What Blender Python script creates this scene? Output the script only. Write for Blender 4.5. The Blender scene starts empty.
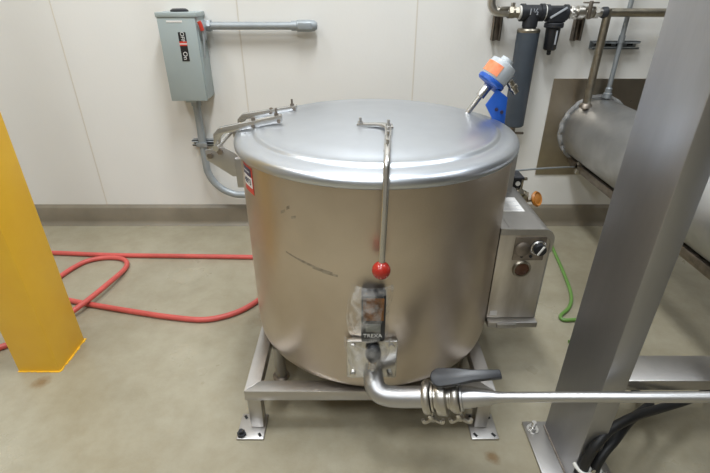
import bpy, bmesh, math, random
from mathutils import Vector, Matrix, noise
random.seed(7)
C = bpy.context.scene.collection
V = Vector
PI = math.pi

# ------------------------------------------------------------------ materials
MATS = {}
def mat(name, col, rough=.5, metal=0., noise_scale=None, noise_amt=.0, col2=None, stretch=(1,1,1),
        bump=0., bump_scale=40., rough_var=0., alpha=1., spec=.5, coat=0., detail=4., ramp=(.35,.7), aniso=0.):
    m = bpy.data.materials.new(name); m.use_nodes = True
    nt = m.node_tree; N = nt.nodes; L = nt.links
    b = N['Principled BSDF']
    b.inputs['Base Color'].default_value = (*col, 1)
    b.inputs['Roughness'].default_value = rough
    b.inputs['Metallic'].default_value = metal
    b.inputs['Specular IOR Level'].default_value = spec
    b.inputs['Alpha'].default_value = alpha
    b.inputs['Coat Weight'].default_value = coat
    b.inputs['Anisotropic'].default_value = aniso
    tc = N.new('ShaderNodeTexCoord'); mp = N.new('ShaderNodeMapping')
    mp.inputs['Scale'].default_value = stretch
    L.new(tc.outputs['Object'], mp.inputs['Vector'])
    if noise_scale:
        n = N.new('ShaderNodeTexNoise'); n.inputs['Scale'].default_value = noise_scale
        n.inputs['Detail'].default_value = detail
        L.new(mp.outputs['Vector'], n.inputs['Vector'])
        r = N.new('ShaderNodeValToRGB')
        c2 = col2 or tuple(c*(1-noise_amt) for c in col)
        r.color_ramp.elements[0].position = ramp[0]; r.color_ramp.elements[1].position = ramp[1]
        r.color_ramp.elements[0].color = (*c2, 1); r.color_ramp.elements[1].color = (*col, 1)
        L.new(n.outputs['Fac'], r.inputs['Fac']); L.new(r.outputs['Color'], b.inputs['Base Color'])
        if rough_var:
            mr = N.new('ShaderNodeMapRange')
            mr.inputs['To Min'].default_value = rough + rough_var; mr.inputs['To Max'].default_value = rough - rough_var
            L.new(n.outputs['Fac'], mr.inputs['Value']); L.new(mr.outputs['Result'], b.inputs['Roughness'])
    if bump:
        n2 = N.new('ShaderNodeTexNoise'); n2.inputs['Scale'].default_value = bump_scale; n2.inputs['Detail'].default_value = 3
        L.new(mp.outputs['Vector'], n2.inputs['Vector'])
        bp = N.new('ShaderNodeBump'); bp.inputs['Strength'].default_value = bump; bp.inputs['Distance'].default_value = .01
        L.new(n2.outputs['Fac'], bp.inputs['Height']); L.new(bp.outputs['Normal'], b.inputs['Normal'])
    MATS[name] = m
    return m

mat('wall_panel', (.81,.79,.745), .34, noise_scale=1.2, noise_amt=.04, bump=.05, bump_scale=60, spec=.4)
mat('seam', (.70,.65,.57), .5)
mat('ceiling_white', (.76,.81,.88), .7)
mat('far_wall', (.50,.46,.40), .6)
mat('dark_wall', (.13,.125,.12), .6)
mat('curb', (.235,.20,.145), .45, noise_scale=5, noise_amt=.22, bump=.06, bump_scale=80)
mat('yellow_paint', (1.0,.60,.042), .38, noise_scale=6, col2=(.96,.55,.038), bump=.12, bump_scale=25)
mat('red_hose', (.66,.115,.095), .45, noise_scale=20, noise_amt=.15)
mat('green_hose', (.17,.34,.075), .4, noise_scale=20, noise_amt=.2)
mat('kettle_steel', (.64,.565,.49), .36, 1, noise_scale=2.6, col2=(.52,.445,.37), bump=.05, bump_scale=150, rough_var=.06, detail=10)
mat('scuff', (.33,.29,.25), .5, 1, noise_scale=60, col2=(.52,.47,.41))
mat('lid_steel', (.60,.63,.675), .36, 1, noise_scale=6, noise_amt=.08, bump=.012, bump_scale=14, rough_var=.05)
mat('frame_steel', (.57,.55,.53), .40, 1, noise_scale=6, noise_amt=.18, bump=.04, bump_scale=90, rough_var=.07)
mat('polished_steel', (.70,.685,.66), .27, 1, noise_scale=10, noise_amt=.12)
mat('pipe_steel', (.53,.525,.525), .40, 1, noise_scale=8, noise_amt=.12, rough_var=.05)
mat('column_steel', (.46,.46,.475), .46, 1, noise_scale=7, noise_amt=.16, stretch=(1,1,.25), bump=.03, bump_scale=120, rough_var=.08)
mat('duct_steel', (.55,.55,.55), .44, 1, noise_scale=8, noise_amt=.2, bump=.06, bump_scale=30, rough_var=.08)
mat('patch_steel', (.50,.44,.36), .30, 1, noise_scale=5, noise_amt=.25, bump=.02, bump_scale=60, rough_var=.08)
mat('box_front_steel', (.80,.76,.70), .42, 1, noise_scale=5, col2=(.50,.45,.38), stretch=(2,1,.5), rough_var=.08, detail=8)
mat('old_steel', (.36,.31,.26), .5, 1, noise_scale=20, noise_amt=.4)
mat('brass', (.47,.425,.345), .36, 1, noise_scale=25, noise_amt=.3)
mat('pale_brass', (.64,.61,.555), .32, 1, noise_scale=25, noise_amt=.25)
mat('galvanized', (.40,.43,.45), .45, .6, noise_scale=20, noise_amt=.18)
mat('conduit_grey', (.37,.40,.415), .42, .3, noise_scale=18, noise_amt=.12)
mat('box_grey', (.385,.44,.435), .42, noise_scale=5, noise_amt=.08)
mat('black_iron', (.022,.024,.03), .5, noise_scale=30, noise_amt=.4, bump=.1, bump_scale=90)
mat('pipe_wrap', (.055,.068,.085), .48, noise_scale=10, noise_amt=.2, bump=.05, bump_scale=60)
mat('black_plastic', (.016,.017,.02), .38)
mat('dark_glass', (.05,.02,.008), .16, noise_scale=55, col2=(.26,.105,.03), stretch=(1,1,.3))
mat('lcd', (.20,.21,.19), .25)
mat('rubber', (.012,.012,.013), .5, noise_scale=20, noise_amt=.3)
mat('red_knob', (.40,.025,.015), .22, coat=.3)
mat('red_paint', (.55,.05,.03), .4)
mat('red_label', (.62,.06,.04), .45)
mat('orange_label', (.80,.20,.07), .5, noise_scale=40, col2=(.84,.30,.15))
mat('navy_label', (.035,.03,.07), .4)
mat('white_paper', (.82,.80,.77), .5, noise_scale=12, noise_amt=.06)
mat('white_ink', (.80,.80,.78), .5)
mat('dark_ink', (.10,.10,.13), .5)
mat('grey_ink', (.42,.44,.47), .5)
mat('blue_paint', (.015,.10,.47), .38, noise_scale=12, noise_amt=.15)
mat('light_grey_paint', (.47,.50,.52), .36)
mat('orange_paint', (.55,.20,.025), .45, noise_scale=20, noise_amt=.3)
mat('amber_lens', (.085,.035,.018), .25)
mat('caulk', (.36,.355,.345), .7, noise_scale=40, noise_amt=.4, bump=.3, bump_scale=60)
mat('white_plastic', (.75,.73,.68), .4)

# clear plastic film
m = bpy.data.materials.new('clear_film'); m.use_nodes = True
b = m.node_tree.nodes['Principled BSDF']
b.inputs['Base Color'].default_value = (.82,.80,.77,1); b.inputs['Roughness'].default_value = .22
b.inputs['Specular IOR Level'].default_value = .25
_n = m.node_tree.nodes; _t = _n.new('ShaderNodeTexCoord'); _z = _n.new('ShaderNodeTexNoise'); _z.inputs['Scale'].default_value = 26; _z.inputs['Detail'].default_value = 3
_r = _n.new('ShaderNodeMapRange'); _r.inputs['From Min'].default_value = .42; _r.inputs['From Max'].default_value = .72; _r.inputs['To Min'].default_value = .02; _r.inputs['To Max'].default_value = .34
m.node_tree.links.new(_t.outputs['Object'], _z.inputs['Vector']); m.node_tree.links.new(_z.outputs['Fac'], _r.inputs['Value']); m.node_tree.links.new(_r.outputs['Result'], b.inputs['Alpha'])
MATS['clear_film'] = m

# floor: worn glossy resin with broad blotches and two rust stains
m = bpy.data.materials.new('floor_resin'); m.use_nodes = True
nt = m.node_tree; N = nt.nodes; L = nt.links; b = N['Principled BSDF']
tc = N.new('ShaderNodeTexCoord')
def nz(scale, detail, rough=.6):
    n = N.new('ShaderNodeTexNoise'); n.inputs['Scale'].default_value = scale; n.inputs['Detail'].default_value = detail
    n.inputs['Roughness'].default_value = rough; L.new(tc.outputs['Object'], n.inputs['Vector']); return n
n1 = nz(1.6, 6); n2 = nz(9, 8, .7); n3 = nz(120, 2)
r1 = N.new('ShaderNodeValToRGB'); e = r1.color_ramp.elements
e[0].position = .36; e[0].color = (.325,.286,.200,1); e[1].position = .66; e[1].color = (.405,.368,.275,1)
L.new(n1.outputs['Fac'], r1.inputs['Fac'])
mx = N.new('ShaderNodeMix'); mx.data_type = 'RGBA'; mx.blend_type = 'MULTIPLY'; mx.inputs['Factor'].default_value = 1
r2 = N.new('ShaderNodeValToRGB'); e = r2.color_ramp.elements
e[0].position = .30; e[0].color = (.86,.84,.80,1); e[1].position = .62; e[1].color = (1,1,1,1)
L.new(n2.outputs['Fac'], r2.inputs['Fac'])
L.new(r1.outputs['Color'], mx.inputs['A']); L.new(r2.outputs['Color'], mx.inputs['B'])
prev = mx.outputs['Result']
for (sx, sy, rad, amt) in ((.50,1.075,.04,.8), (-1.36,1.44,.05,.7), (-.42,1.9,.16,.35), (1.13,1.72,.02,.6)):
    sub = N.new('ShaderNodeVectorMath'); sub.operation = 'DISTANCE'; sub.inputs[1].default_value = (sx, sy, 0)
    L.new(tc.outputs['Object'], sub.inputs[0])
    ad = N.new('ShaderNodeMath'); ad.operation = 'MULTIPLY_ADD'; ad.inputs[1].default_value = rad*2.2; L.new(n2.outputs['Fac'], ad.inputs[0])
    L.new(sub.outputs['Value'], ad.inputs[2])
    mr = N.new('ShaderNodeMapRange'); mr.inputs['From Min'].default_value = rad*1.25; mr.inputs['From Max'].default_value = rad*1.9
    mr.inputs['To Min'].default_value = amt; mr.inputs['To Max'].default_value = 0
    L.new(ad.outputs['Value'], mr.inputs['Value'])
    mm = N.new('ShaderNodeMix'); mm.data_type = 'RGBA'; mm.inputs['B'].default_value = (.20,.115,.045,1)
    L.new(mr.outputs['Result'], mm.inputs['Factor']); L.new(prev, mm.inputs['A']); prev = mm.outputs['Result']
L.new(prev, b.inputs['Base Color'])
mr = N.new('ShaderNodeMapRange'); mr.inputs['To Min'].default_value = .36; mr.inputs['To Max'].default_value = .22
L.new(n1.outputs['Fac'], mr.inputs['Value']); L.new(mr.outputs['Result'], b.inputs['Roughness'])
bp = N.new('ShaderNodeBump'); bp.inputs['Strength'].default_value = .06; bp.inputs['Distance'].default_value = .01
L.new(n3.outputs['Fac'], bp.inputs['Height']); L.new(bp.outputs['Normal'], b.inputs['Normal'])
MATS['floor_resin'] = m

# ------------------------------------------------------------------ mesh builder
def basis(axis):
    a = V(axis).normalized()
    u = a.cross(V((0,0,1)))
    if u.length < 1e-4: u = V((1,0,0))
    u.normalize(); return u, a.cross(u).normalized(), a

class MB:
    def __init__(s): s.bm = bmesh.new()
    def _merge(s, t):
        me = bpy.data.meshes.new('tmp'); t.to_mesh(me); t.free(); s.bm.from_mesh(me); bpy.data.meshes.remove(me)
    def box(s, x0, x1, y0, y1, z0, z1, bev=0., seg=2, M=None):
        t = bmesh.new(); bmesh.ops.create_cube(t, size=1)
        for v in t.verts:
            v.co = V(((x0+x1)/2 + v.co.x*(x1-x0), (y0+y1)/2 + v.co.y*(y1-y0), (z0+z1)/2 + v.co.z*(z1-z0)))
        if bev: bmesh.ops.bevel(t, geom=t.edges[:], offset=bev, segments=seg, profile=.5, affect='EDGES')
        if M is not None: bmesh.ops.transform(t, matrix=M, verts=t.verts)
        s._merge(t); return s
    def lathe(s, prof, origin, axis=(0,0,1), seg=32):
        u, w, a = basis(axis); o = V(origin); rings = []
        for r, h in prof:
            if r < 1e-6: rings.append([s.bm.verts.new(o + a*h)])
            else: rings.append([s.bm.verts.new(o + a*h + (u*math.cos(2*PI*k/seg) + w*math.sin(2*PI*k/seg))*r) for k in range(seg)])
        for A, B in zip(rings, rings[1:]):
            for k in range(seg):
                q = [A[k % len(A)], A[(k+1) % len(A)], B[(k+1) % len(B)], B[k % len(B)]]
                q = list(dict.fromkeys(q))
                if len(q) > 2:
                    try: s.bm.faces.new(q)
                    except ValueError: pass
        for R in (rings[0], rings[-1]):
            if len(R) > 2: s.bm.faces.new(R)
        return s
    def cyl(s, p0, p1, r0, r1=None, seg=20):
        p0 = V(p0); p1 = V(p1); d = p1-p0
        return s.lathe([(r0,0),(r1 if r1 is not None else r0, d.length)], p0, d, seg)
    def hexn(s, p, axis, r, h): return s.lathe([(r,0),(r,h)], p, axis, 6)
    def sphere(s, c, r, sc=(1,1,1), seg=24):
        t = bmesh.new(); bmesh.ops.create_uvsphere(t, u_segments=seg, v_segments=seg//2, radius=r)
        for v in t.verts: v.co = V((v.co.x*sc[0], v.co.y*sc[1], v.co.z*sc[2])) + V(c)
        s._merge(t); return s
    def tube(s, pts, r, seg=12, smooth=8, rads=None):
        P = [V(p) for p in pts]
        if smooth and len(P) > 2:
            Q = []; E = [2*P[0]-P[1]] + P + [2*P[-1]-P[-2]]; RR = []
            for i in range(1, len(E)-2):
                for k in range(smooth):
                    t = k/smooth; a, b_, c, d = E[i-1], E[i], E[i+1], E[i+2]
                    Q.append(.5*((2*b_)+(c-a)*t+(2*a-5*b_+4*c-d)*t*t+(3*b_-a-3*c+d)*t*t*t))
            Q.append(P[-1]); P = Q
        T = []
        for i in range(len(P)):
            T.append((P[min(i+1,len(P)-1)]-P[max(i-1,0)]).normalized())
        u, w, a = basis(T[0]); rings = []
        for i, p in enumerate(P):
            if i:
                ax = T[i-1].cross(T[i])
                if ax.length > 1e-7:
                    R = Matrix.Rotation(T[i-1].angle(T[i]), 3, ax.normalized()); u = R @ u
            u = (u - T[i]*u.dot(T[i])).normalized(); w = T[i].cross(u)
            rr = r if rads is None else rads[min(i*len(rads)//len(P), len(rads)-1)]
            rings.append([s.bm.verts.new(p + (u*math.cos(2*PI*k/seg) + w*math.sin(2*PI*k/seg))*rr) for k in range(seg)])
        for A, B in zip(rings, rings[1:]):
            for k in range(seg): s.bm.faces.new([A[k], A[(k+1)%seg], B[(k+1)%seg], B[k]])
        s.bm.faces.new(rings[0]); s.bm.faces.new(rings[-1][::-1])
        return s
    def prism(s, poly, ext, bev=0.):
        t = bmesh.new(); e = V(ext)
        A = [t.verts.new(V(p)) for p in poly]; B = [t.verts.new(V(p)+e) for p in poly]
        t.faces.new(A); t.faces.new(B[::-1])
        n = len(A)
        for k in range(n): t.faces.new([A[k], B[k], B[(k+1)%n], A[(k+1)%n]])
        bmesh.ops.recalc_face_normals(t, faces=t.faces)
        if bev: bmesh.ops.bevel(t, geom=t.edges[:], offset=bev, segments=2, profile=.5, affect='EDGES')
        s._merge(t); return s
    def build(s, name, material, parent=None, sharp=35, loc=None):
        bm = s.bm
        bmesh.ops.remove_doubles(bm, verts=bm.verts, dist=1e-6)
        bmesh.ops.recalc_face_normals(bm, faces=bm.faces)
        if parent is not None: off = parent['_o']
        elif loc is not None: off = loc
        else:
            xs = [v.co for v in bm.verts]
            off = (sum(v.x for v in xs)/len(xs), sum(v.y for v in xs)/len(xs), min(v.z for v in xs))
        off = V(off)
        for v in bm.verts: v.co -= off
        for f in bm.faces: f.smooth = True
        for ed in bm.edges:
            if len(ed.link_faces) == 2 and ed.calc_face_angle(0) > math.radians(sharp): ed.smooth = False
        me = bpy.data.meshes.new(name); bm.to_mesh(me); bm.free()
        me.materials.append(MATS[material])
        o = bpy.data.objects.new(name, me); C.objects.link(o)
        if parent is not None: o.parent = parent
        else: o.location = off
        o['_o'] = tuple(off)
        return o

def tag(o, label, cat, group=None):
    o['label'] = label; o['category'] = cat
    if group: o['group'] = group
    return o
def thing(name, label, cat, loc, group=None):
    o = bpy.data.objects.new(name, None); C.objects.link(o); o.location = loc; o.empty_display_size = .1
    o['_o'] = tuple(loc); return tag(o, label, cat, group)
def structure(name, mb, material, sharp=35):
    o = mb.build(name, material, loc=(0,0,0), sharp=sharp); o['kind'] = 'structure'; return o
def lettering(txt, size, M, material, parent, name='lettering', depth=.0006):
    cu = bpy.data.curves.new('t', 'FONT'); cu.body = txt; cu.size = size; cu.extrude = depth
    cu.align_x = 'CENTER'; cu.align_y = 'CENTER'
    t = bpy.data.objects.new('t', cu); C.objects.link(t); bpy.context.view_layer.update()
    me = bpy.data.meshes.new_from_object(t.evaluated_get(bpy.context.evaluated_depsgraph_get()))
    bpy.data.objects.remove(t); bpy.data.curves.remove(cu)
    me.name = name; me.transform(Matrix.Translation(-V(parent['_o'])) @ M)
    me.materials.clear(); me.materials.append(MATS[material])
    o = bpy.data.objects.new(name, me); C.objects.link(o); o.parent = parent; o['_o'] = parent['_o']
    return o
def facing(loc, xdir, up):     # text frame: xdir reading direction, up letter-up
    x = V(xdir).normalized(); y = (V(up) - x*V(up).dot(x)).normalized(); z = x.cross(y)
    return Matrix.Translation(V(loc)) @ Matrix((x, y, z)).transposed().to_4x4()

# ------------------------------------------------------------------ the setting
YW = 2.98
structure('floor', MB().box(-4.5,4.5,-4,YW+.1,-.1,0), 'floor_resin')
structure('wall_back', MB().box(-4.5,4.5,YW,YW+.12,0,4), 'wall_panel')
structure('wall_left', MB().box(-4.62,-4.5,-4,YW+.1,0,4), 'far_wall')
structure('wall_right', MB().box(4.5,4.62,-4,YW+.1,0,4), 'dark_wall')
structure('wall_front', MB().box(-4.6,4.6,-4.12,-4,0,4), 'far_wall')
structure('ceiling', MB().box(-4.62,4.62,-4.12,YW+.12,4,4.1), 'ceiling_white')
cb = MB().prism([(-4.5,YW+.005,0),(-4.5,2.925,0),(-4.5,2.945,.012),(-4.5,2.952,.035),(-4.5,2.954,.126),(-4.5,2.96,.134),(-4.5,YW+.005,.152)], (9,0,0))
structure('baseboard_back', cb, 'curb', sharp=60)
for i, x in enumerate((-1.777,-.690,.365)):
    structure('trim_%d' % (i+1), MB().box(x-.004,x+.004,YW-.0025,YW+.01,.15,4), 'seam')

# ------------------------------------------------------------------ yellow column
t = thing('yellow_column', 'square yellow painted column at the left edge of the photo', 'column', (-1.41,1.605,0))
MB().box(-1.503,-1.317,1.50,1.71,.0,3.99,.006).build('shaft', 'yellow_paint', t)
sk = MB()
rr = random.Random(3)
pts = []
for k in range(22): pts.append((-1.504+.188*k/21, 1.4975 - rr.uniform(0,.004), 0))
for k in range(1,22): pts.append((-1.3165 + rr.uniform(0,.008), 1.4975+.22*k/21, 0))
pts += [(-1.504,1.712,0)]
sk.prism(pts, (0,0,.004)); sk.build('paint_skirt', 'yellow_paint', t)

# ------------------------------------------------------------------ hoses
h = MB()
red = [(-2.6,2.54),(-2.289,2.532),(-1.94,2.522),(-1.562,2.494),(-1.111,2.482),(-.664,2.469),(-.54,2.455),(-.46,2.38),(-.46,2.25),(-.49,2.11),
       (-.532,2.006),(-.628,1.902),(-.769,1.848),(-.956,1.869),(-1.129,1.906),(-1.363,1.962),(-1.553,2.012),(-1.70,2.06),(-1.755,2.14),(-1.74,2.24),
       (-1.715,2.34),(-1.664,2.425),(-1.562,2.462),(-1.451,2.44),(-1.396,2.351),(-1.393,2.139),(-1.445,1.92),(-1.55,1.76),(-1.68,1.64),(-1.80,1.57),(-2.0,1.50)]
rz = [.0145]*len(red)
for i in (25,26): rz[i] = .042
h.tube([(x,y,z) for (x,y),z in zip(red, rz)], .0145, 12, 8)
tag(h.build('red_hose', 'red_hose'), 'long red rubber hose looped on the floor between the yellow column and the kettle', 'hose')
h = MB()
h.tube([(x,y,.0105) for x,y in [(1.36,2.86),(1.337,2.776),(1.297,2.582),(1.252,2.306),(1.205,2.08),(1.146,1.96),(1.07,1.885),(1.075,1.85),(1.157,1.853),(1.22,1.83),(1.24,1.76),(1.17,1.70),(1.03,1.685)]], .0095, 10, 8)
tag(h.build('green_hose', 'green_hose'), 'thin green hose bending on the floor right of the steel control box', 'hose')

# ------------------------------------------------------------------ kettle stand
KX, KY = .075, 1.678
SX0, SX1, SY0, SY1 = -.408, .518, 1.195, 2.16
ZT, ZB, W = .207, .160, .055
t = thing('kettle_stand', 'low square stainless tube stand under the big kettle', 'stand', (KX,KY,0))
def beam(poly): return MB().prism([(x,y,ZB) for x,y in poly], (0,0,ZT-ZB), .003)
beam([(SX0,SY0),(SX1,SY0),(SX1-W,SY0+W),(SX0+W,SY0+W)]).build('beam', 'frame_steel', t)
beam([(SX0,SY1),(SX0+W,SY1-W),(SX1-W,SY1-W),(SX1,SY1)]).build('beam', 'frame_steel', t)
beam([(SX0,SY0),(SX0+W,SY0+W),(SX0+W,SY1-W),(SX0,SY1)]).build('beam', 'frame_steel', t)
beam([(SX1,SY0),(SX1,SY1),(SX1-W,SY1-W),(SX1-W,SY0+W)]).build('beam', 'frame_steel', t)
for sx, lx in ((-1,SX0+.006),(1,SX1-W-.002)):
    for sy, ly in ((-1,SY0+.004),(1,SY1-W-.004)):
        lg = MB().box(lx,lx+.05,ly,ly+.05,.009,ZB+.002,.003).build('leg', 'frame_steel', t)
        px0 = lx-.048 if sx < 0 else lx-.02; py0 = ly-.052 if sy < 0 else ly-.012
        MB().box(px0,px0+.105,py0,py0+.118,0,.009,.004).build('foot_plate', 'frame_steel', lg)
        for (dx,dy) in ((.018,.018),(.087,.018),(.018,.100),(.087,.100)):
            if sx < 0 and sy < 0 and (dx,dy) == (.018,.018): continue
            M = Matrix.Translation((px0+dx,py0+dy,.0095)) @ Matrix.Rotation(.6,4,'Z')
            MB().box(-.005,.005,-.009,.009,-.001,.0006,.0,M=M).build('bolt_slot', 'rubber', lg)
        if sx < 0 and sy < 0:
            MB().hexn((px0+.018,py0+.018,.009),(0,0,1),.017,.012).cyl((px0+.018,py0+.018,.021),(px0+.018,py0+.018,.034),.009).build('anchor_bolt', 'black_iron', lg)

# ------------------------------------------------------------------ kettle
t = thing('steam_kettle', 'large round stainless steel kettle with a domed lid and red ball handle', 'kettle', (KX,KY,0))
R = .498
prof = [(0,.210),(.30,.211),(.42,.214),(.462,.220),(.483,.231),(.494,.248),(R,.272),(R,1.012),(R-.03,1.012)]
body = MB().lathe(prof, (KX,KY,0), seg=128).build('body', 'kettle_steel', t, sharp=50)
lid = MB().lathe([(.49,1.0125),(.511,1.0135),(.5145,1.019),(.515,1.030),(.512,1.039),(.503,1.047),(.485,1.053),(.462,1.0555),(.452,1.0555),(.446,1.0575),(.441,1.0640),(.434,1.0665),(.424,1.0665),(.416,1.0655),
    (.40,1.071),(.33,1.0785),(.25,1.085),(.17,1.090),(.09,1.0935),(0,1.095)], (KX,KY,0), seg=128).build('lid', 'lid_steel', t, sharp=60)
# handle on the lid: flat arm, bar running over the rim, red ball
MB().prism([(.005,1.548,1.0885),(.012,1.568,1.0885),(.095,1.545,1.095),(.126,1.52,1.097),(.126,1.48,1.097),(.100,1.48,1.097),(.092,1.515,1.095),(.08,1.523,1.094)], (0,0,.010), .002).build('handle_arm', 'polished_steel', lid)
br = MB(); br.prism([(.0995,1.50,1.0985),(.1215,1.50,1.0985),(.1015,1.235,1.0985),(.0795,1.235,1.0985)], (0,0,.008), .002)
br.build('handle_bar', 'polished_steel', lid)
rod = MB().tube([(.0985,1.335,1.113),(.0905,1.23,1.112),(.0855,1.170,1.100),(.0838,1.148,1.07),(.0815,1.130,.98),(.0785,1.118,.88),(.076,1.11,.80)], .0095, 14, 6).build('handle_rod', 'polished_steel', lid)
for (x,y,z) in ((.018,1.556,1.098),(.110,1.495,1.106),(.0985,1.335,1.113),(.0915,1.25,1.113)):
    MB().hexn((x,y,z),(0,0,1),.009,.008).cyl((x,y,z),(x,y,z+.020),.005).build('bolt', 'polished_steel', lid)
MB().sphere((.0755,1.108,.789), .0275).build('ball_knob', 'red_knob', lid)
# hinge on the left: two arms on the lid, a side plate and a pivot on the body
for k, (y, x0, x1) in enumerate(((1.65,-.510,-.262),(1.862,-.470,-.232))):
    a = MB()
    e1 = 1.083 if k == 0 else 1.079; th = .026 if k == 0 else .017
    a.prism([(x0-.012,y-.02,.985),(x0+.010,y-.02,.985),(x0+.016,y-.02,1.022),(x0+.030,y-.02,1.040),(x1,y-.02,e1),(x1,y-.02,e1+th),(x0+.016,y-.02,1.062),(x0-.006,y-.02,1.040)], (0,.022,0), .003)
    a.build('hinge_arm', 'polished_steel', lid)
    for q, hh in ((.0,.022),(.085,.006)):
        MB().hexn((x1-.02-q,y-.009,e1+th-.004-q*.2),(0,0,1),.008,.008).cyl((x1-.02-q,y-.009,e1+th-q*.2),(x1-.02-q,y-.009,e1+th+hh-q*.2),.004).build('bolt', 'old_steel', lid)
    for q in (.010,.105):
        MB().hexn((x1-q,y-.02,e1+.006-q*.18),(0,-1,0),.007,.006).build('side_bolt', 'old_steel', lid)
    if k: pl = MB().prism([(x0-.03,y-.028,.97),(x0-.03,y-.028,1.0),(x0+.012,y-.028,1.0),(-.40,y-.028,.95),(-.40,y-.028,.89)], (0,.006,0), .0015)
    else: pl = MB().prism([(-.552,y-.028,.945),(-.552,y-.028,.982),(-.482,y-.028,.994),(-.44,y-.028,.966),(-.395,y-.028,.905),(-.395,y-.028,.880),(-.462,y-.028,.880)], (0,.006,0), .0015)
    pb = pl.build('hinge_plate', 'frame_steel', t)
    for (bx,bz) in (((-.535,.962),(-.496,.978)) if k == 0 else ((x0-.005,.985),)):
        MB().hexn((bx,y-.028,bz),(0,-1,0),.011,.009).build('bolt', 'old_steel', pb)
MB().cyl((-.505,1.60,.995),(-.505,1.88,.995),.011).build('hinge_pin', 'polished_steel', t)
MB().box(-.445,-.395,1.605,1.87,.84,.955,.004).build('hinge_mount', 'frame_steel', t)
# legs
for sx in (-1,1):
    for sy in (-1,1):
        c = (KX+sx*.40, KY+sy*.205)
        lg = MB().cyl((c[0],c[1],.012),(c[0],c[1],.30),.024).build('leg', 'frame_steel', t)
        MB().lathe([(.036,0),(.036,.008),(.028,.014),(.0,.014)],(c[0],c[1],0)).build('foot', 'old_steel', lg)
# wrapped patches that follow the cylindrical body
def on_body(x, z, off): 
    return (x, KY - math.sqrt((R+off)**2 - (x-KX)**2), z)
def patch(name, a0, a1, z0, z1, off, material, parent, skew=0., n=10, th=.001):
    bm_ = MB(); s = bm_.bm; g = []
    for i in range(n+1):
        a = a0+(a1-a0)*i/n; d = skew*i/n
        col = []
        for rr_ in (R+off, R+off+th):
            for z in (z0,z1): col.append(s.verts.new((KX+rr_*math.sin(a), KY-rr_*math.cos(a), z+d)))
        g.append(col)
    for A, B in zip(g, g[1:]):
        s.faces.new([A[2],B[2],B[3],A[3]]); s.faces.new([A[0],A[1],B[1],B[0]])
        s.faces.new([A[0],B[0],B[2],A[2]]); s.faces.new([A[1],A[3],B[3],B[1]])
    s.faces.new([g[0][0],g[0][2],g[0][3],g[0][1]]); s.faces.new([g[-1][0],g[-1][1],g[-1][3],g[-1][2]])
    return bm_.build(name, material, parent)
tg = patch('asset_tag', math.radians(-64.5), math.radians(-55.0), .900, .995, .0003, 'red_label', t)
patch('tag_header', math.radians(-64), math.radians(-56), .960, .988, .0014, 'navy_label', tg)
patch('tag_panel', math.radians(-64), math.radians(-55.6), .922, .958, .0014, 'white_paper', tg)
am = math.radians(-59.8); rt = R+.0026
lettering('4893', .030, facing((KX+rt*math.sin(am), KY-rt*math.cos(am), .940), (math.cos(am), math.sin(am), 0), (0,0,1)), 'dark_ink', tg)
patch('tag_print_line', math.radians(-62.8), math.radians(-57.2), .973, .977, .0026, 'grey_ink', tg)
# scuffs rubbed into the front of the body
for (a0,a1,z0,hh,sk) in ((-37,-30,.748,.008,-.014),(-31,-24,.735,.012,-.012),(-25,-17,.720,.016,-.010),(-21,-15,.712,.012,-.006),(-38,-36,.885,.014,.01),(-35,-33.5,.905,.016,.008),(-33,-31,.88,.012,.006)):
    patch('scuff', math.radians(a0), math.radians(a1), z0, z0+hh*.7, .0002, 'scuff', t, skew=sk, th=.0003)
# outlet: square plate, studs, elbow towards the valve
op = MB().box(-.028,.143,1.158,1.182,.312,.478,.006).build('outlet_plate', 'polished_steel', t)
for x in (-.008,.122):
    for z in (.332,.460):
        MB().hexn((x,1.159,z),(0,-1,0),.010,.010).build('stud', 'polished_steel', op)
D = V((1,-.2375,.2626)).normalized()
def on_pipe(x): return V((x, 1.03-.2375*(x-.335), .361+.2626*(x-.335)))
p1 = on_pipe(.150); p2 = on_pipe(.222)
el = MB().tube([(.064,1.175,.326),(.064,1.145,.324),(.067,1.118,.318),(.081,1.098,.309),(.108,1.086,.305),p1,on_pipe(.19),p2], .035, 24, 6)
el.build('outlet_elbow', 'pipe_steel', t)

# ------------------------------------------------------------------ gauge and plastic film on the kettle front
t = thing('digital_gauge', 'black digital gauge with a brown window on the kettle front', 'gauge', (.058,1.16,.43))
MB().box(.020,.097,1.142,1.180,.494,.674,.004).build('housing', 'black_plastic', t)
MB().box(.026,.091,1.1395,1.143,.578,.664,.001).build('window_pane', 'dark_glass', t)
sc = MB().box(.034,.082,1.1395,1.143,.534,.564,.001).build('display', 'lcd', t)
lettering('TREXA', .020, facing((.057,1.1412,.516),(1,0,0),(0,0,1)), 'white_ink', t)
MB().sphere((.060,1.135,.448), .028, (.95,.75,1.30)).cyl((.060,1.135,.448),(.060,1.165,.448),.018).build('probe_cap', 'black_iron', t)
MB().lathe([(.013,.0),(.016,.006),(.013,.012),(.016,.018),(.013,.024),(.016,.030),(.013,.036)], (.060,1.138,.376)).build('threaded_stem', 'polished_steel', t)

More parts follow.
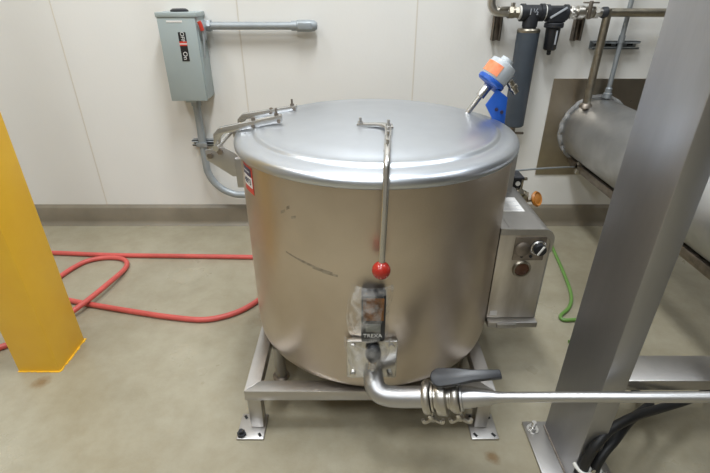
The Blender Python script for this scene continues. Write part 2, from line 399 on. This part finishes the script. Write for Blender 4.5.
def film(name, rows, label):
    bm_ = MB(); s = bm_.bm; g = []; nc = 12
    for j,(z,xl,xr,yc) in enumerate(rows):
        row = []
        for i in range(nc+1):
            u = i/nc; x = xl+(xr-xl)*u
            bulge = math.sin(PI*u)**.6
            yb = KY - math.sqrt((R+.004)**2-(x-KX)**2)
            y = yb*(1-bulge) + min(yb, yc)*bulge + .006*noise.noise(V((x*30,z*22,j*.1)))*(.4+bulge)
            row.append(s.verts.new((x, min(y, yb), z + .004*noise.noise(V((x*40, 3.1, z*10))))))
        g.append(row)
    for A,B in zip(g,g[1:]):
        for i in range(nc): s.faces.new([A[i],A[i+1],B[i+1],B[i]])
    o = bm_.build(name, 'clear_film', sharp=180)
    md = o.modifiers.new('thickness','SOLIDIFY'); md.thickness = .0008
    sb = o.modifiers.new('smooth','SUBSURF'); sb.levels = 1; sb.render_levels = 1
    return tag(o, label, 'plastic sheet')
film('plastic_film', [(.698,-.012,.118,1.150),(.680,-.014,.124,1.134),(.64,-.020,.120,1.130),(.60,-.027,.112,1.130),(.565,-.030,.108,1.130),(.53,-.028,.110,1.130),(.495,-.022,.112,1.130)],
     'cloudy clear plastic film taped over the black gauge, upper piece')
film('plastic_film', [(.492,-.036,.120,1.112),(.46,-.037,.128,1.104),(.43,-.036,.126,1.100),(.40,-.034,.112,1.100),(.375,-.030,.098,1.102),(.355,.0,.088,1.100),(.335,.035,.072,1.098)],
     'crumpled clear plastic film hanging over the square outlet plate, lower piece')

# ------------------------------------------------------------------ outlet valve line
def ring(mb, x, prof):   # prof of (radius, offset along the pipe)
    return mb.lathe(prof, on_pipe(x), D, 40)
u0, w0, a0_ = basis(D)
down = V((0,0,-1)); down = (down - D*down.dot(D)).normalized(); side = D.cross(down)
def clamp(x, r, label):
    t = thing('pipe_clamp', label, 'clamp', tuple(on_pipe(x)), 'clamps on the outlet line')
    ring(MB(), x, [(r-.012,-.012),(r-.004,-.012),(r,-.006),(r,.006),(r-.004,.012),(r-.012,.012)]).build('band', 'pale_brass', t)
    c = on_pipe(x) + down*(r+.004)
    b = MB()
    for s_ in (-1,1): b.cyl(c - D*.012 + side*.011*s_ - down*.006, c + D*.012 + side*.011*s_ - down*.006, .009)
    b.cyl(c-side*.03, c+side*.03, .006)
    b.build('hinge_lug', 'polished_steel', t)
    n = c + down*.034
    wn = MB().cyl(c, n+down*.014, .0065).lathe([(.011,-.008),(.014,0),(.010,.012)], n, down, 16)
    for s_ in (-1,1):
        wn.tube([n, n+D*.012*s_+down*.014, n+D*.030*s_+down*.024, n+D*.034*s_+down*.010], .0065, 8, 4)
    wn.build('wing_nut', 'pale_brass', t)
clamp(.236, .055, 'stainless clamp with wing nut left of the black valve handle')
clamp(.322, .050, 'stainless clamp with wing nut right of the valve body, beside the tapered reducer')
t = thing('butterfly_valve', 'stainless butterfly valve with a flat black lever handle on the outlet line', 'valve', tuple(on_pipe(.281)))
vb = MB(); ring(vb, .281, [(.038,-.032),(.046,-.032),(.046,-.026),(.038,-.024),(.038,-.018),(.056,-.015),(.058,-.011),(.058,.011),(.056,.015),(.038,.018),(.038,.024),(.044,.027),(.044,.033),(.036,.033)])
vb.build('body', 'pale_brass', t)
up = -down
hb = on_pipe(.286)+up*.052 + V((0,.004,0))
MB().cyl(hb-up*.012, hb+up*.02, .017).build('stem', 'polished_steel', t)
# lever: tapering paddle with a round hub end, seen from above and slightly in front
hd = (V((1,-.10,.19))).normalized(); hn = (V((0,-.42,.9)) - hd*V((0,-.42,.9)).dot(hd)).normalized(); hs = hd.cross(hn)
hc = hb + up*.020
poly = []
for k in range(9):
    a = PI/2 + PI*k/8
    poly.append(hc + hd*(.030*math.cos(a)) + hs*(.030*math.sin(a)))
poly += [hc+hd*.05-hs*.027, hc+hd*.10-hs*.018, hc+hd*.185-hs*.013, hc+hd*.188+hs*.013, hc+hd*.10+hs*.017, hc+hd*.05+hs*.026]
MB().prism([tuple(p) for p in poly], tuple(hn*.022), .004).build('lever_handle', 'black_plastic', t)

t = thing('outlet_pipe', 'long thin stainless pipe running right in front of the steel column', 'pipe', tuple(on_pipe(.345)))
q = on_pipe(.337)
MB().lathe([(.043,0),(.043,.006),(.0355,.007),(.0345,.022),(.024,.085),(.0165,.115),(.0162,.13)], q, D, 32).build('reducer', 'pipe_steel', t)
MB().cyl(q+D*.128, q+D*.95, .0155, seg=24).build('pipe', 'pipe_steel', t)

# ------------------------------------------------------------------ control box on the right of the kettle
t = thing('control_box', 'stainless control box with rounded top mounted on the right side of the kettle', 'control box', (.66,1.70,.27))
rc = .045
pf = [(.580,.29),(.748,.29),(.748,.715-rc)] + [(.748-rc+rc*math.cos(a), .715-rc+rc*math.sin(a)) for a in [PI/2*k/8 for k in range(1,9)]] + [(.580,.715)]
MB().prism([(x,1.508,z) for x,z in pf], (0,.425,0)).build('housing', 'frame_steel', t, sharp=30)
pf2 = [(.5445,.305),(.738,.305),(.738,.69-rc)] + [(.738-rc+rc*math.cos(a), .694-rc+rc*math.sin(a)) for a in [PI/2*k/6 for k in range(1,7)]] + [(.5445,.694)]
fp = MB().prism([(x,1.5005,z) for x,z in pf2], (0,.009,0), .0015).build('front_panel', 'box_front_steel', t)
MB().prism([(.5435,1.497,.694),(.5435,1.497,.72)] + [(x+.002,1.497,z+.004) for x,z in pf[2:][::-1]] + [(.748,1.497,.62),(.738,1.497,.62)] + [(x,1.497,z) for x,z in pf2[2:]], (0,.012,0)).build('front_rim', 'frame_steel', t)
MB().box(.545,.748,1.470,1.53,.277,.303,.003).box(.58,.66,1.462,1.50,.279,.300,.002).build('bottom_tray', 'frame_steel', t)
MB().box(.604,.722,1.496,1.501,.585,.685,.002).build('switch_plate', 'old_steel', fp)
MB().lathe([(.030,0),(.030,.006),(.022,.012),(.016,.014),(0,.014)], (.634,1.496,.636), (0,-1,0)).build('round_cap', 'old_steel', fp)
kb = MB().lathe([(.031,0),(.031,.005),(.024,.008),(.022,.026),(.0,.028)], (.695,1.496,.642), (0,-1,0)).build('rotary_knob', 'black_plastic', t)
mk = MB().box(-.004,.004,-.0305,-.0245,-.021,.021,.002, M=Matrix.Translation((.695,1.496,.642)) @ Matrix.Rotation(.5,4,'Y')); mk.build('pointer', 'white_plastic', kb)
MB().lathe([(.030,.0),(.031,.004),(.027,.0075),(.022,.0075),(.022,.003),(0,.003)], (.695,1.495,.642),(0,-1,0)).build('bezel', 'polished_steel', kb)
for x in (.637,.672):
    MB().cyl((x,1.4965,.604),(x,1.493,.604),.006).build('screw', 'black_iron', fp)
il = MB().lathe([(.036,0),(.037,.004),(.033,.009),(.028,.009),(.028,.004)], (.648,1.500,.545), (0,-1,0)).build('indicator_ring', 'brass', t)
MB().lathe([(.0278,0),(.0278,.005),(.018,.008),(0,.009)], (.648,1.500,.545), (0,-1,0)).build('indicator_lens', 'amber_lens', il)
MB().prism([(.5465,1.5085,.30),(.585,1.5085,.30),(.585,1.66,.30),(.5775,1.66,.30),(.5705,1.61,.30),(.5605,1.56,.30)],(0,0,.414)).build('side_flange', 'frame_steel', t)
st = MB().box(.585,.685,1.66,1.80,.7151,.7160).build('sticker', 'white_paper', t)
MB().box(.588,.640,1.787,1.796,.7160,.7164).build('red_heading', 'red_label', st)
ls = MB()
for j in range(7):
    ls.box(.592,.592+(.07 if j%3 else .085),1.674+j*.014,1.677+j*.014,.7160,.7163)
ls.build('text_lines', 'grey_ink', st)
MB().box(.556,.585,1.4985,1.5005,.318,.340).build('small_label', 'white_paper', fp)

# hand valve and fitting behind the control box
t = thing('gas_valve', 'small brass valve with orange round handle behind the control box', 'valve', (.80,1.975,.62))
MB().tube([(.72,1.955,.67),(.76,1.975,.668),(.80,1.99,.65),(.815,1.995,.615)], .014, 12, 6).hexn((.752,1.97,.668),(1,.3,-.1),.022,.028).hexn((.79,1.985,.655),(.8,.4,-.5),.021,.025).cyl((.775,1.98,.665),(.775,1.98,.73),.008).box(.755,.798,1.974,1.987,.725,.738,.002).build('body', 'brass', t)
MB().lathe([(.010,-.008),(.024,-.005),(.033,-.009),(.038,0),(.033,.009),(.024,.005),(.010,.008)], (.868,1.998,.622), (.7,-.8,.5), 24).build('handwheel', 'orange_paint', t)
MB().cyl((.815,1.995,.615),(.868,1.998,.622),.010).build('stem', 'brass', t)
t = thing('pressure_switch', 'small black switch housing between the kettle and the back wall', 'switch', (.735,2.0,.64))
MB().box(.712,.770,1.965,2.04,.690,.748,.006).box(.706,.776,1.955,2.05,.736,.747,.003).build('housing', 'black_iron', t)
MB().cyl((.735,2.0,.64),(.735,2.0,.692),.016).build('nipple', 'brass', t)
MB().lathe([(.011,0),(.011,.004),(0,.006)], (.752,1.965,.714), (0,-1,0)).build('dial', 'white_plastic', t)
MB().box(.555,.692,1.86,1.872,.60,.885,.003).build('bracket_plate', 'frame_steel', t)
w = MB().tube([(.665,1.875,.80),(.70,1.95,.775),(.794,2.1,.728),(1.13,2.49,.60),(1.47,2.87,.47)], .005, 8, 8)
tag(w.build('thin_cable', 'conduit_grey'), 'thin grey cable stretching from the kettle to under the wall duct', 'cable')

# ------------------------------------------------------------------ level transmitter at the back of the lid
t = thing('level_transmitter', 'grey and blue level transmitter tilted over the back of the lid', 'transmitter', (.50,1.88,1.02))
A = V((.445,1.835,1.062)); B = V((.555,1.850,1.222)); ax = (B-A).normalized(); Lh = (B-A).length
MB().lathe([(.011,0),(.011,.082),(.0175,.084),(.0185,.138),(.015,.144)], A, ax, 20).build('probe_tube', 'polished_steel', t)
MB().lathe([(.020,.136),(.050,.140),(.056,.146),(.056,.158),(.050,.164)], A, ax, 32).build('blue_flange', 'blue_paint', t)
hs_ = MB().lathe([(.050,.160),(.054,.166),(.055,.212),(.050,.230),(.030,.236),(.026,.236),(.024,.250),(0,.250)], A, ax, 32).build('housing', 'light_grey_paint', t)
# orange label wrapped on the camera-facing side
lb = MB(); u, w_, a = basis(ax); s = lb.bm; g = []
ang0 = math.atan2(V((-.85,-.45,.55)).dot(w_), V((-.85,-.45,.55)).dot(u))
for i in range(11):
    th = ang0 - .95 + 1.9*i/10; d = u*math.cos(th)+w_*math.sin(th)
    g.append([s.verts.new(A+a*hh+d*rr_) for hh,rr_ in ((.170,.0552),(.170,.0564),(.212,.0564),(.212,.0552))])
for P_,Q_ in zip(g,g[1:]):
    for k in range(4): s.faces.new([P_[k],P_[(k+1)%4],Q_[(k+1)%4],Q_[k]])
s.faces.new(g[0]); s.faces.new(g[-1][::-1])
lb.build('orange_label', 'orange_label', t)
cn = A+ax*.190+V((.045,-.015,-.03))
MB().lathe([(.014,0),(.014,.02),(.018,.022),(.018,.034),(.013,.036),(.013,.052)], cn, (.55,-.1,-.75), 16).build('cable_gland', 'brass', t)
MB().prism([(0.509,1.80,1.105),(0.546,1.80,1.165),(0.590,1.80,1.135),(0.596,1.80,.985),(0.546,1.80,.985),(0.541,1.80,1.055)], (0,.012,0), .002).prism([(0.546,1.812,1.165),(0.590,1.812,1.135),(0.596,1.812,.985),(0.584,1.812,.985),(0.580,1.812,1.125),(0.542,1.812,1.150)], (0,.075,0), .001).build('blue_bracket', 'blue_paint', t)
for (x,z) in ((.552,1.09),(.574,1.08),(.557,1.03),(.578,1.03)):
    MB().hexn((x,1.80,z),(0,-1,0),.007,.005).build('bolt', 'navy_label', t)
MB().box(.540,.602,1.795,1.89,.968,.986,.003).build('mount_foot', 'frame_steel', t)

# ------------------------------------------------------------------ electrical switch box and conduits on the wall
t = thing('disconnect_switch_box', 'grey electrical switch box on the white wall above the kettle', 'switch box', (-1.0,2.9,.905))
MB().box(-1.108,-.892,2.835,YW-.001,.915,1.368,.004).build('case', 'box_grey', t)
cv = MB().box(-1.112,-.897,2.820,2.836,.908,1.366,.003).build('cover', 'box_grey', t)
MB().box(-1.117,-.885,2.815,YW-.001,1.366,1.392,.004).build('top_hood', 'box_grey', t)
MB().lathe([(.05,0),(.05,.008),(.036,.016),(0,.016)], (-1.0,2.89,1.392)).build('knockout_hub', 'black_iron', t)
MB().box(-1.06,-.97,2.8185,2.8205,1.340,1.350).build('latch_sticker', 'white_paper', cv)
lab = MB().box(-1.005,-.962,2.8185,2.8205,1.135,1.290).build('warning_label', 'black_plastic', cv)
MB().box(-1.005,-.962,2.8178,2.8188,1.218,1.242).build('red_band', 'red_label', cv)
MB().box(-1.005,-.962,2.8174,2.8180,1.226,1.231).build('white_line', 'white_ink', cv)
lettering('OFF', .030, facing((-.983,2.8182,1.266),(0,0,-1),(1,0,0)), 'white_ink', cv)
lettering('On', .034, facing((-.983,2.8182,1.165),(0,0,-1),(1,0,0)), 'white_ink', cv)
MB().box(-.893,-.868,2.86,2.91,1.24,1.32,.004).build('switch_bracket', 'conduit_grey', t)
hd_ = MB().tube([(-.872,2.845,1.322),(-.868,2.84,1.27),(-.872,2.838,1.20),(-.878,2.84,1.15)], .006, 10, 6).build('switch_lever', 'conduit_grey', t)
MB().tube([(-.880,2.828,1.345),(-.874,2.83,1.33),(-.868,2.835,1.298)], .012, 10, 6).build('red_grip', 'red_paint', hd_)
MB().box(-1.03,-.97,2.83,2.85,.897,.908,.002).build('bottom_latch', 'box_grey', t)

t = thing('conduit', 'grey conduit running right from the switch box to a rounded fitting', 'conduit', (-.6,2.93,1.27), 'grey conduits')
MB().cyl((-.893,2.93,1.316),(-.37,2.93,1.316),.0215).build('tube', 'conduit_grey', t)
MB().cyl((-.893,2.93,1.316),(-.845,2.93,1.316),.029).hexn((-.86,2.93,1.316),(1,0,0),.034,.018).build('locknut', 'conduit_grey', t)
MB().lathe([(.027,0),(.027,.03),(.031,.034),(.033,.10),(.029,.135),(.018,.150),(0,.153)], (-.372,2.93,1.316), (1,0,0), 24).build('conduit_body', 'conduit_grey', t)
MB().box(-.33,-.25,2.893,2.90,1.298,1.334,.003).build('cover_plate', 'conduit_grey', t)
t = thing('conduit', 'grey conduit dropping from the switch box and bending behind the kettle', 'conduit', (-1.0,2.92,.2), 'grey conduits')
arc = [(-1.0+.21-.21*math.cos(PI/2*k/6), 2.92, .46-.21*math.sin(PI/2*k/6)) for k in range(7)]
MB().tube([(-1.0,2.92,.913),(-1.0,2.92,.70)]+arc+[(-.55,2.92,.25),(-.12,2.92,.25),(.03,2.88,.255),(.075,2.75,.29),(.075,2.5,.40),(.075,2.30,.47),(.075,2.17,.49)], .0235, 16, 4).build('tube', 'conduit_grey', t)
MB().cyl((-1.0,2.92,.86),(-1.0,2.92,.912),.030).build('connector', 'conduit_grey', t)
def channel(name, x0,x1,z0,z1,label,vertical=False, y0=YW-.045):
    t = thing(name, label, 'bracket', ((x0+x1)/2, y0, min(z0,z1)), 'strut channels on the wall')
    c = MB()
    if vertical: c.box(x0,x1,YW-.006,YW-.0005,z0,z1).box(x0,x0+.005,y0,YW-.003,z0,z1).box(x1-.005,x1,y0,YW-.003,z0,z1).box(x0,x0+.013,y0,y0+.004,z0,z1).box(x1-.013,x1,y0,y0+.004,z0,z1)
    else: c.box(x0,x1,YW-.006,YW-.0005,z0,z1).box(x0,x1,y0,YW-.003,z0,z0+.005).box(x0,x1,y0,YW-.003,z1-.005,z1).box(x0,x1,y0,y0+.004,z0,z0+.012).box(x0,x1,y0,y0+.004,z1-.012,z1)
    c.build('channel', 'old_steel' if vertical else 'galvanized', t)
    return t
t = channel('strut_channel', -1.075,-.885,.592,.630, 'short metal channel on the wall behind the bent conduit')
MB().box(-1.035,-.965,2.892,2.900,.596,.626,.003).build('pipe_strap', 'galvanized', t)
t = channel('strut_channel', 1.42,1.70,1.188,1.232, 'horizontal slotted metal channel on the wall behind the thin conduit', y0=YW-.05)
for k in range(4): MB().box(1.45+k*.065,1.485+k*.065,YW-.0066,YW-.0055,1.203,1.217).build('slot', 'rubber', t)

# ------------------------------------------------------------------ pipework along the top of the wall
PY, PZ = 2.87, 1.388
t = channel('strut_channel', .815,.860,1.235,1.400, 'vertical wall bracket under the pipe elbow, leftmost of the two', True, y0=2.925)
MB().cyl((.838,2.925,1.375),(.838,PY,1.375),.008).box(.81,.866,2.84,2.90,1.405,1.42,.003).build('pipe_clip', 'pale_brass', t)
t = channel('strut_channel', 1.293,1.338,1.235,1.400, 'vertical wall bracket under the small valve right of the black filter', True, y0=2.925)
MB().cyl((1.316,2.925,1.375),(1.316,PY,1.375),.008).box(1.288,1.344,2.84,2.90,1.405,1.42,.003).build('pipe_clip', 'pale_brass', t)
t = thing('elbow_pipe', 'polished pipe elbow coming down from above at the left end of the black tee', 'pipe', (.78,PY,PZ))
MB().tube([(.765,PY,2.2),(.765,PY,1.6),(.765,PY,1.46),(.772,PY,1.42),(.795,PY,1.395),(.83,PY,PZ),(.872,PY,PZ)], .0235, 16, 6).build('tube', 'pale_brass', t)
MB().hexn((.868,PY,PZ),(1,0,0),.034,.022).lathe([(.03,.022),(.03,.036),(.022,.036),(.022,.05)],(.868,PY,PZ),(1,0,0)).hexn((.905,PY,PZ),(1,0,0),.031,.02).build('union_nut', 'brass', t)
MB().hexn((.89,PY,PZ+.03),(0,0,1),.013,.02).build('bolt', 'pale_brass', t)
t = thing('pipe_tee', 'black iron pipe tee on top of the dark vertical pipe', 'pipe fitting', (1.0,PY,PZ-.06))
MB().cyl((.940,PY,PZ),(1.062,PY,PZ),.040).lathe([(.046,0),(.046,.022)],(.936,PY,PZ),(1,0,0),24).lathe([(.046,0),(.046,.022)],(1.046,PY,PZ),(1,0,0),24).cyl((1.0,PY,PZ),(1.0,PY,PZ-.072),.042).build('body', 'black_iron', t)
MB().lathe([(.036,0),(.036,.012)],(.927,PY,PZ),(1,0,0),24).build('thread_tape', 'white_plastic', t)
MB().lathe([(.040,0),(.040,.010)],(1.068,PY,PZ),(1,0,0),24).build('thread_tape', 'white_plastic', t)
lettering('1½', .045, facing((1.0,PY-.0405,PZ+.004),(1,0,0),(0,0,1)), 'grey_ink', t)
t = thing('insulated_pipe', 'thick dark grey vertical pipe hanging on the wall behind the transmitter', 'pipe', (1.0,PY,.75))
MB().lathe([(.057,.745),(.063,.752),(.063,1.292),(.058,1.298)], (1.0,PY,0), seg=32).build('jacket', 'pipe_wrap', t)
MB().lathe([(.0632,1.286),(.0648,1.290),(.0648,1.298),(.058,1.306)], (1.0,PY,0), seg=32).build('end_band', 'brass', t)
MB().cyl((1.0,PY,1.30),(1.0,PY,1.318),.038).build('nipple', 'black_iron', t)
MB().cyl((1.0,PY,.69),(1.0,PY,.748),.018).box(.985,1.075,PY-.008,PY+.008,.690,.704,.003).build('drain_cock', 'old_steel', t)
t = thing('line_strainer', 'black pipe filter with a tapered bowl between the tee and the small valve', 'filter', (1.13,PY,1.2))
MB().cyl((1.078,PY,PZ),(1.200,PY,PZ),.036).lathe([(.042,0),(.042,.02)],(1.076,PY,PZ),(1,0,0),24).lathe([(.042,0),(.042,.02)],(1.182,PY,PZ),(1,0,0),24).box(1.09,1.19,PY-.037,PY+.037,PZ-.05,PZ+.03,.008).build('head', 'black_iron', t)
MB().box(-.05,.05,-.041,-.036,-.006,.006,.002, M=Matrix.Translation((1.14,PY,PZ)) @ Matrix.Rotation(-.55,4,'Y')).build('cast_rib', 'grey_ink', t)
MB().lathe([(.050,0),(.054,.004),(.054,.022),(.050,.026)],(1.14,PY,PZ-.078),seg=24).build('collar', 'black_iron', t)
MB().lathe([(.008,-.055),(.012,-.05),(.012,-.03),(.030,-.028),(.036,-.02),(.041,.09)],(1.14,PY,PZ-.17),seg=24).build('bowl', 'black_plastic', t)
MB().box(1.146,1.154,PY-.0425,PY-.034,PZ-.165,PZ-.09,.001).build('sight_strip', 'grey_ink', t)
t = thing('ball_valve', 'small metal valve and unions on the wall pipe right of the black filter', 'valve', (1.3,PY,PZ-.03))
MB().lathe([(.026,0),(.026,.015),(.034,.017),(.034,.033),(.024,.035),(.024,.05),(.036,.052),(.036,.085),(.025,.088),(.025,.11)],(1.203,PY,PZ),(1,0,0),20).hexn((1.215,PY,PZ),(1,0,0),.036,.016).sphere((1.325,PY,PZ),.036).hexn((1.352,PY,PZ),(1,0,0),.034,.022).cyl((1.31,PY,PZ),(1.40,PY,PZ),.022).build('body', 'pale_brass', t)
MB().cyl((1.325,PY,PZ),(1.325,PY,PZ+.055),.009).box(1.285,1.37,PY-.012,PY+.012,PZ+.046,PZ+.054,.003).box(1.30,1.318,PY-.05,PY-.03,PZ-.03,PZ+.06,.004).build('handle', 'old_steel', t)
t = thing('riser_pipe', 'brownish stainless pipe dropping from the wall line into the top of the round duct', 'pipe', (1.43,PY,.87))
MB().tube([(1.40,PY,PZ),(1.425,PY,PZ),(1.432,PY,PZ-.03),(1.432,PY,.85)], .0225, 16, 2).build('drop_tube', 'brass', t)
MB().cyl((1.42,PY,PZ),(2.35,PY,PZ-.003),.0225,seg=16).build('cross_tube', 'brass', t)
MB().lathe([(.026,0),(.030,.008),(.030,.03),(.024,.034)],(1.395,PY,PZ),(1,0,0),16).build('coupling', 'black_iron', t)
MB().lathe([(.040,.858),(.036,.875),(.025,.885)],(1.432,PY,0),seg=16).build('weld_collar', 'old_steel', t)
t = thing('thin_conduit', 'thin galvanized conduit rising up the wall from the top of the round duct', 'conduit', (1.585,2.915,.9))
MB().cyl((1.573,2.915,.90),(1.573,2.915,3.9),.0135).build('tube', 'galvanized', t)
MB().lathe([(.019,0),(.026,.004),(.026,.03),(.02,.034),(.02,.06),(.014,.066)],(1.573,2.915,.905)).build('coupling', 'galvanized', t)
MB().lathe([(.018,0),(.018,.04)],(1.573,2.915,1.225)).build('joint', 'galvanized', t)

# ------------------------------------------------------------------ round duct through the wall
t = thing('round_duct', 'large horizontal stainless duct coming out of the wall toward the right', 'duct', (1.56,2.2,.48))
DX, DZ, DR = 1.562, .693, .205
MB().cyl((DX,.55,DZ),(DX,2.985,DZ),DR,seg=72).build('tube', 'duct_steel', t)
bead = [(DX+(DR+.006)*math.cos(2*PI*k/48), 2.962+.006*math.sin(k*2.3), DZ+(DR+.006)*math.sin(2*PI*k/48)) for k in range(49)]
MB().tube(bead, .016, 8, 2).build('sealant_bead', 'caulk', t)
MB().box(DX-.115,DX-.06,.6,2.93,DZ-DR-.030,DZ-DR+.022,.003).box(DX-.135,DX-.115,.6,2.93,DZ-DR-.004,DZ-DR+.03,.003).build('bottom_rail', 'old_steel', t)
MB().box(DX-.135,DX-.05,2.78,2.81,DZ-DR-.035,DZ-DR+.04,.003).build('rail_clip', 'pale_brass', t)
o = MB().box(1.247,2.02,2.972,YW-.0005,.378,1.012,.001).build('wall_plate', 'patch_steel')
tag(o, 'brownish stainless cover plate on the wall around the round duct', 'wall plate')

# ------------------------------------------------------------------ steel column on the right
t = thing('steel_column', 'tall grey stainless box column standing at the right of the photo', 'column', (.77,1.08,0))
MB().box(.735,.806,.971,1.203,.012,3.99,.005).build('shaft', 'column_steel', t)
MB().box(.655,.90,.88,1.225,0,.012,.003).build('base_plate', 'frame_steel', t)
wd = MB()
for k in range(40):
    yy = .973+.228*k/39; wd.sphere((.7345,yy,.014),.0045,seg=8)
wd.build('weld_bead', 'old_steel', t)
for (x,y) in ((.684,1.188),(.870,.92)):
    MB().lathe([(.022,0),(.022,.003),(.008,.003)],(x,y,.012)).hexn((x,y,.015),(0,0,1),.0155,.014).cyl((x,y,.02),(x,y,.052),.0085).build('anchor_bolt', 'polished_steel', t)
t = thing('cross_beam', 'low flat stainless beam running right from behind the steel column', 'beam', (1.4,1.27,.2))
MB().prism([(.797,1.203,.204),(2.3,1.203,.204),(2.3,1.335,.204),(.826,1.335,.204)],(0,0,.048),.004).build('tube', 'frame_steel', t)
MB().sphere((.800,1.206,.222),.010,(1,.8,1.6),12).sphere((.806,1.206,.240),.008,seg=12).build('weld', 'white_plastic', t)
MB().box(2.24,2.30,1.22,1.32,0,.205,.003).build('leg', 'frame_steel', t)
cbl = ([(.745,.935,.0155),(.748,.945,.07),(.750,.951,.145),(.765,.958,.215),(.81,.985,.255),(.882,1.02,.262),(.97,1.07,.235),(1.10,1.14,.185),(1.268,1.22,.140),(1.42,1.32,.08),(1.6,1.5,.016)],
       [(.785,.93,.0155),(.786,.940,.06),(.788,.951,.125),(.812,.970,.170),(.857,1.00,.196),(.95,1.08,.19),(1.076,1.17,.165),(1.12,1.25,.11),(1.15,1.31,.06),(1.18,1.38,.02),(1.22,1.46,.016)])
labs = ('thick black cable clipped to the column foot, upper one reaching farther right', 'thick black cable clipped to the column foot, lower one crossing behind')
for pts, lb_ in zip(cbl, labs):
    tag(MB().tube(pts, .0155, 12, 6).build('power_cable', 'rubber'), lb_, 'cable', 'black cables at the steel column')
for (x,z,lb_) in ((.751,.120,'white metal cable clip on the column foot, left one'),(.789,.105,'white metal cable clip on the column foot, right one')):
    t = thing('cable_clip', lb_, 'clip', (x,.960,z), 'cable clips at the column foot')
    a = MB()
    a.tube([(x-.024,.969,z),(x-.021,.951,z),(x-.012,.9335,z),(x,.929,z),(x+.012,.9335,z),(x+.021,.951,z),(x+.024,.969,z)], .006, 8, 4)
    a.build('strap', 'white_plastic', t)
    MB().hexn((x+.018,.934,z+.012),(.3,-1,.3),.008,.006).build('screw', 'polished_steel', t)

for o in bpy.data.objects:
    if '_o' in o: del o['_o']

# ------------------------------------------------------------------ camera and light
cam = bpy.data.cameras.new('camera'); co = bpy.data.objects.new('camera', cam); C.objects.link(co)
co.location = (0,0,1.5); co.rotation_euler = (math.radians(90-28.443),0,0)
cam.sensor_width = 36; cam.lens = 23.07; cam.clip_start = .01
bpy.context.scene.camera = co
def area(name, loc, sx, sy, power, col=(.905,.955,1), rot=(0,0,0)):
    l = bpy.data.lights.new(name, 'AREA'); l.shape = 'RECTANGLE'; l.size = sx; l.size_y = sy; l.energy = power; l.color = col
    o = bpy.data.objects.new(name, l); C.objects.link(o); o.location = loc; o.rotation_euler = rot
    return o
for x, y, p in ((-2.0,-1.2,44), (-1.8,1.3,64), (-.3,-1.0,58), (.0,1.5,104), (2.0,1.6,28)):
    area('ceiling_lamp', (x,y,3.95), .35, 1.3, p)
w = bpy.data.worlds.new('world'); bpy.context.scene.world = w; w.use_nodes = True
w.node_tree.nodes['Background'].inputs['Color'].default_value = (1,1,1,1)
w.node_tree.nodes['Background'].inputs['Strength'].default_value = .3
sc = bpy.context.scene
sc.view_settings.view_transform = 'Standard'; sc.view_settings.look = 'None'
sc.view_settings.gamma = 1; sc.view_settings.use_curve_mapping = False
sc.view_settings.exposure = -0.24
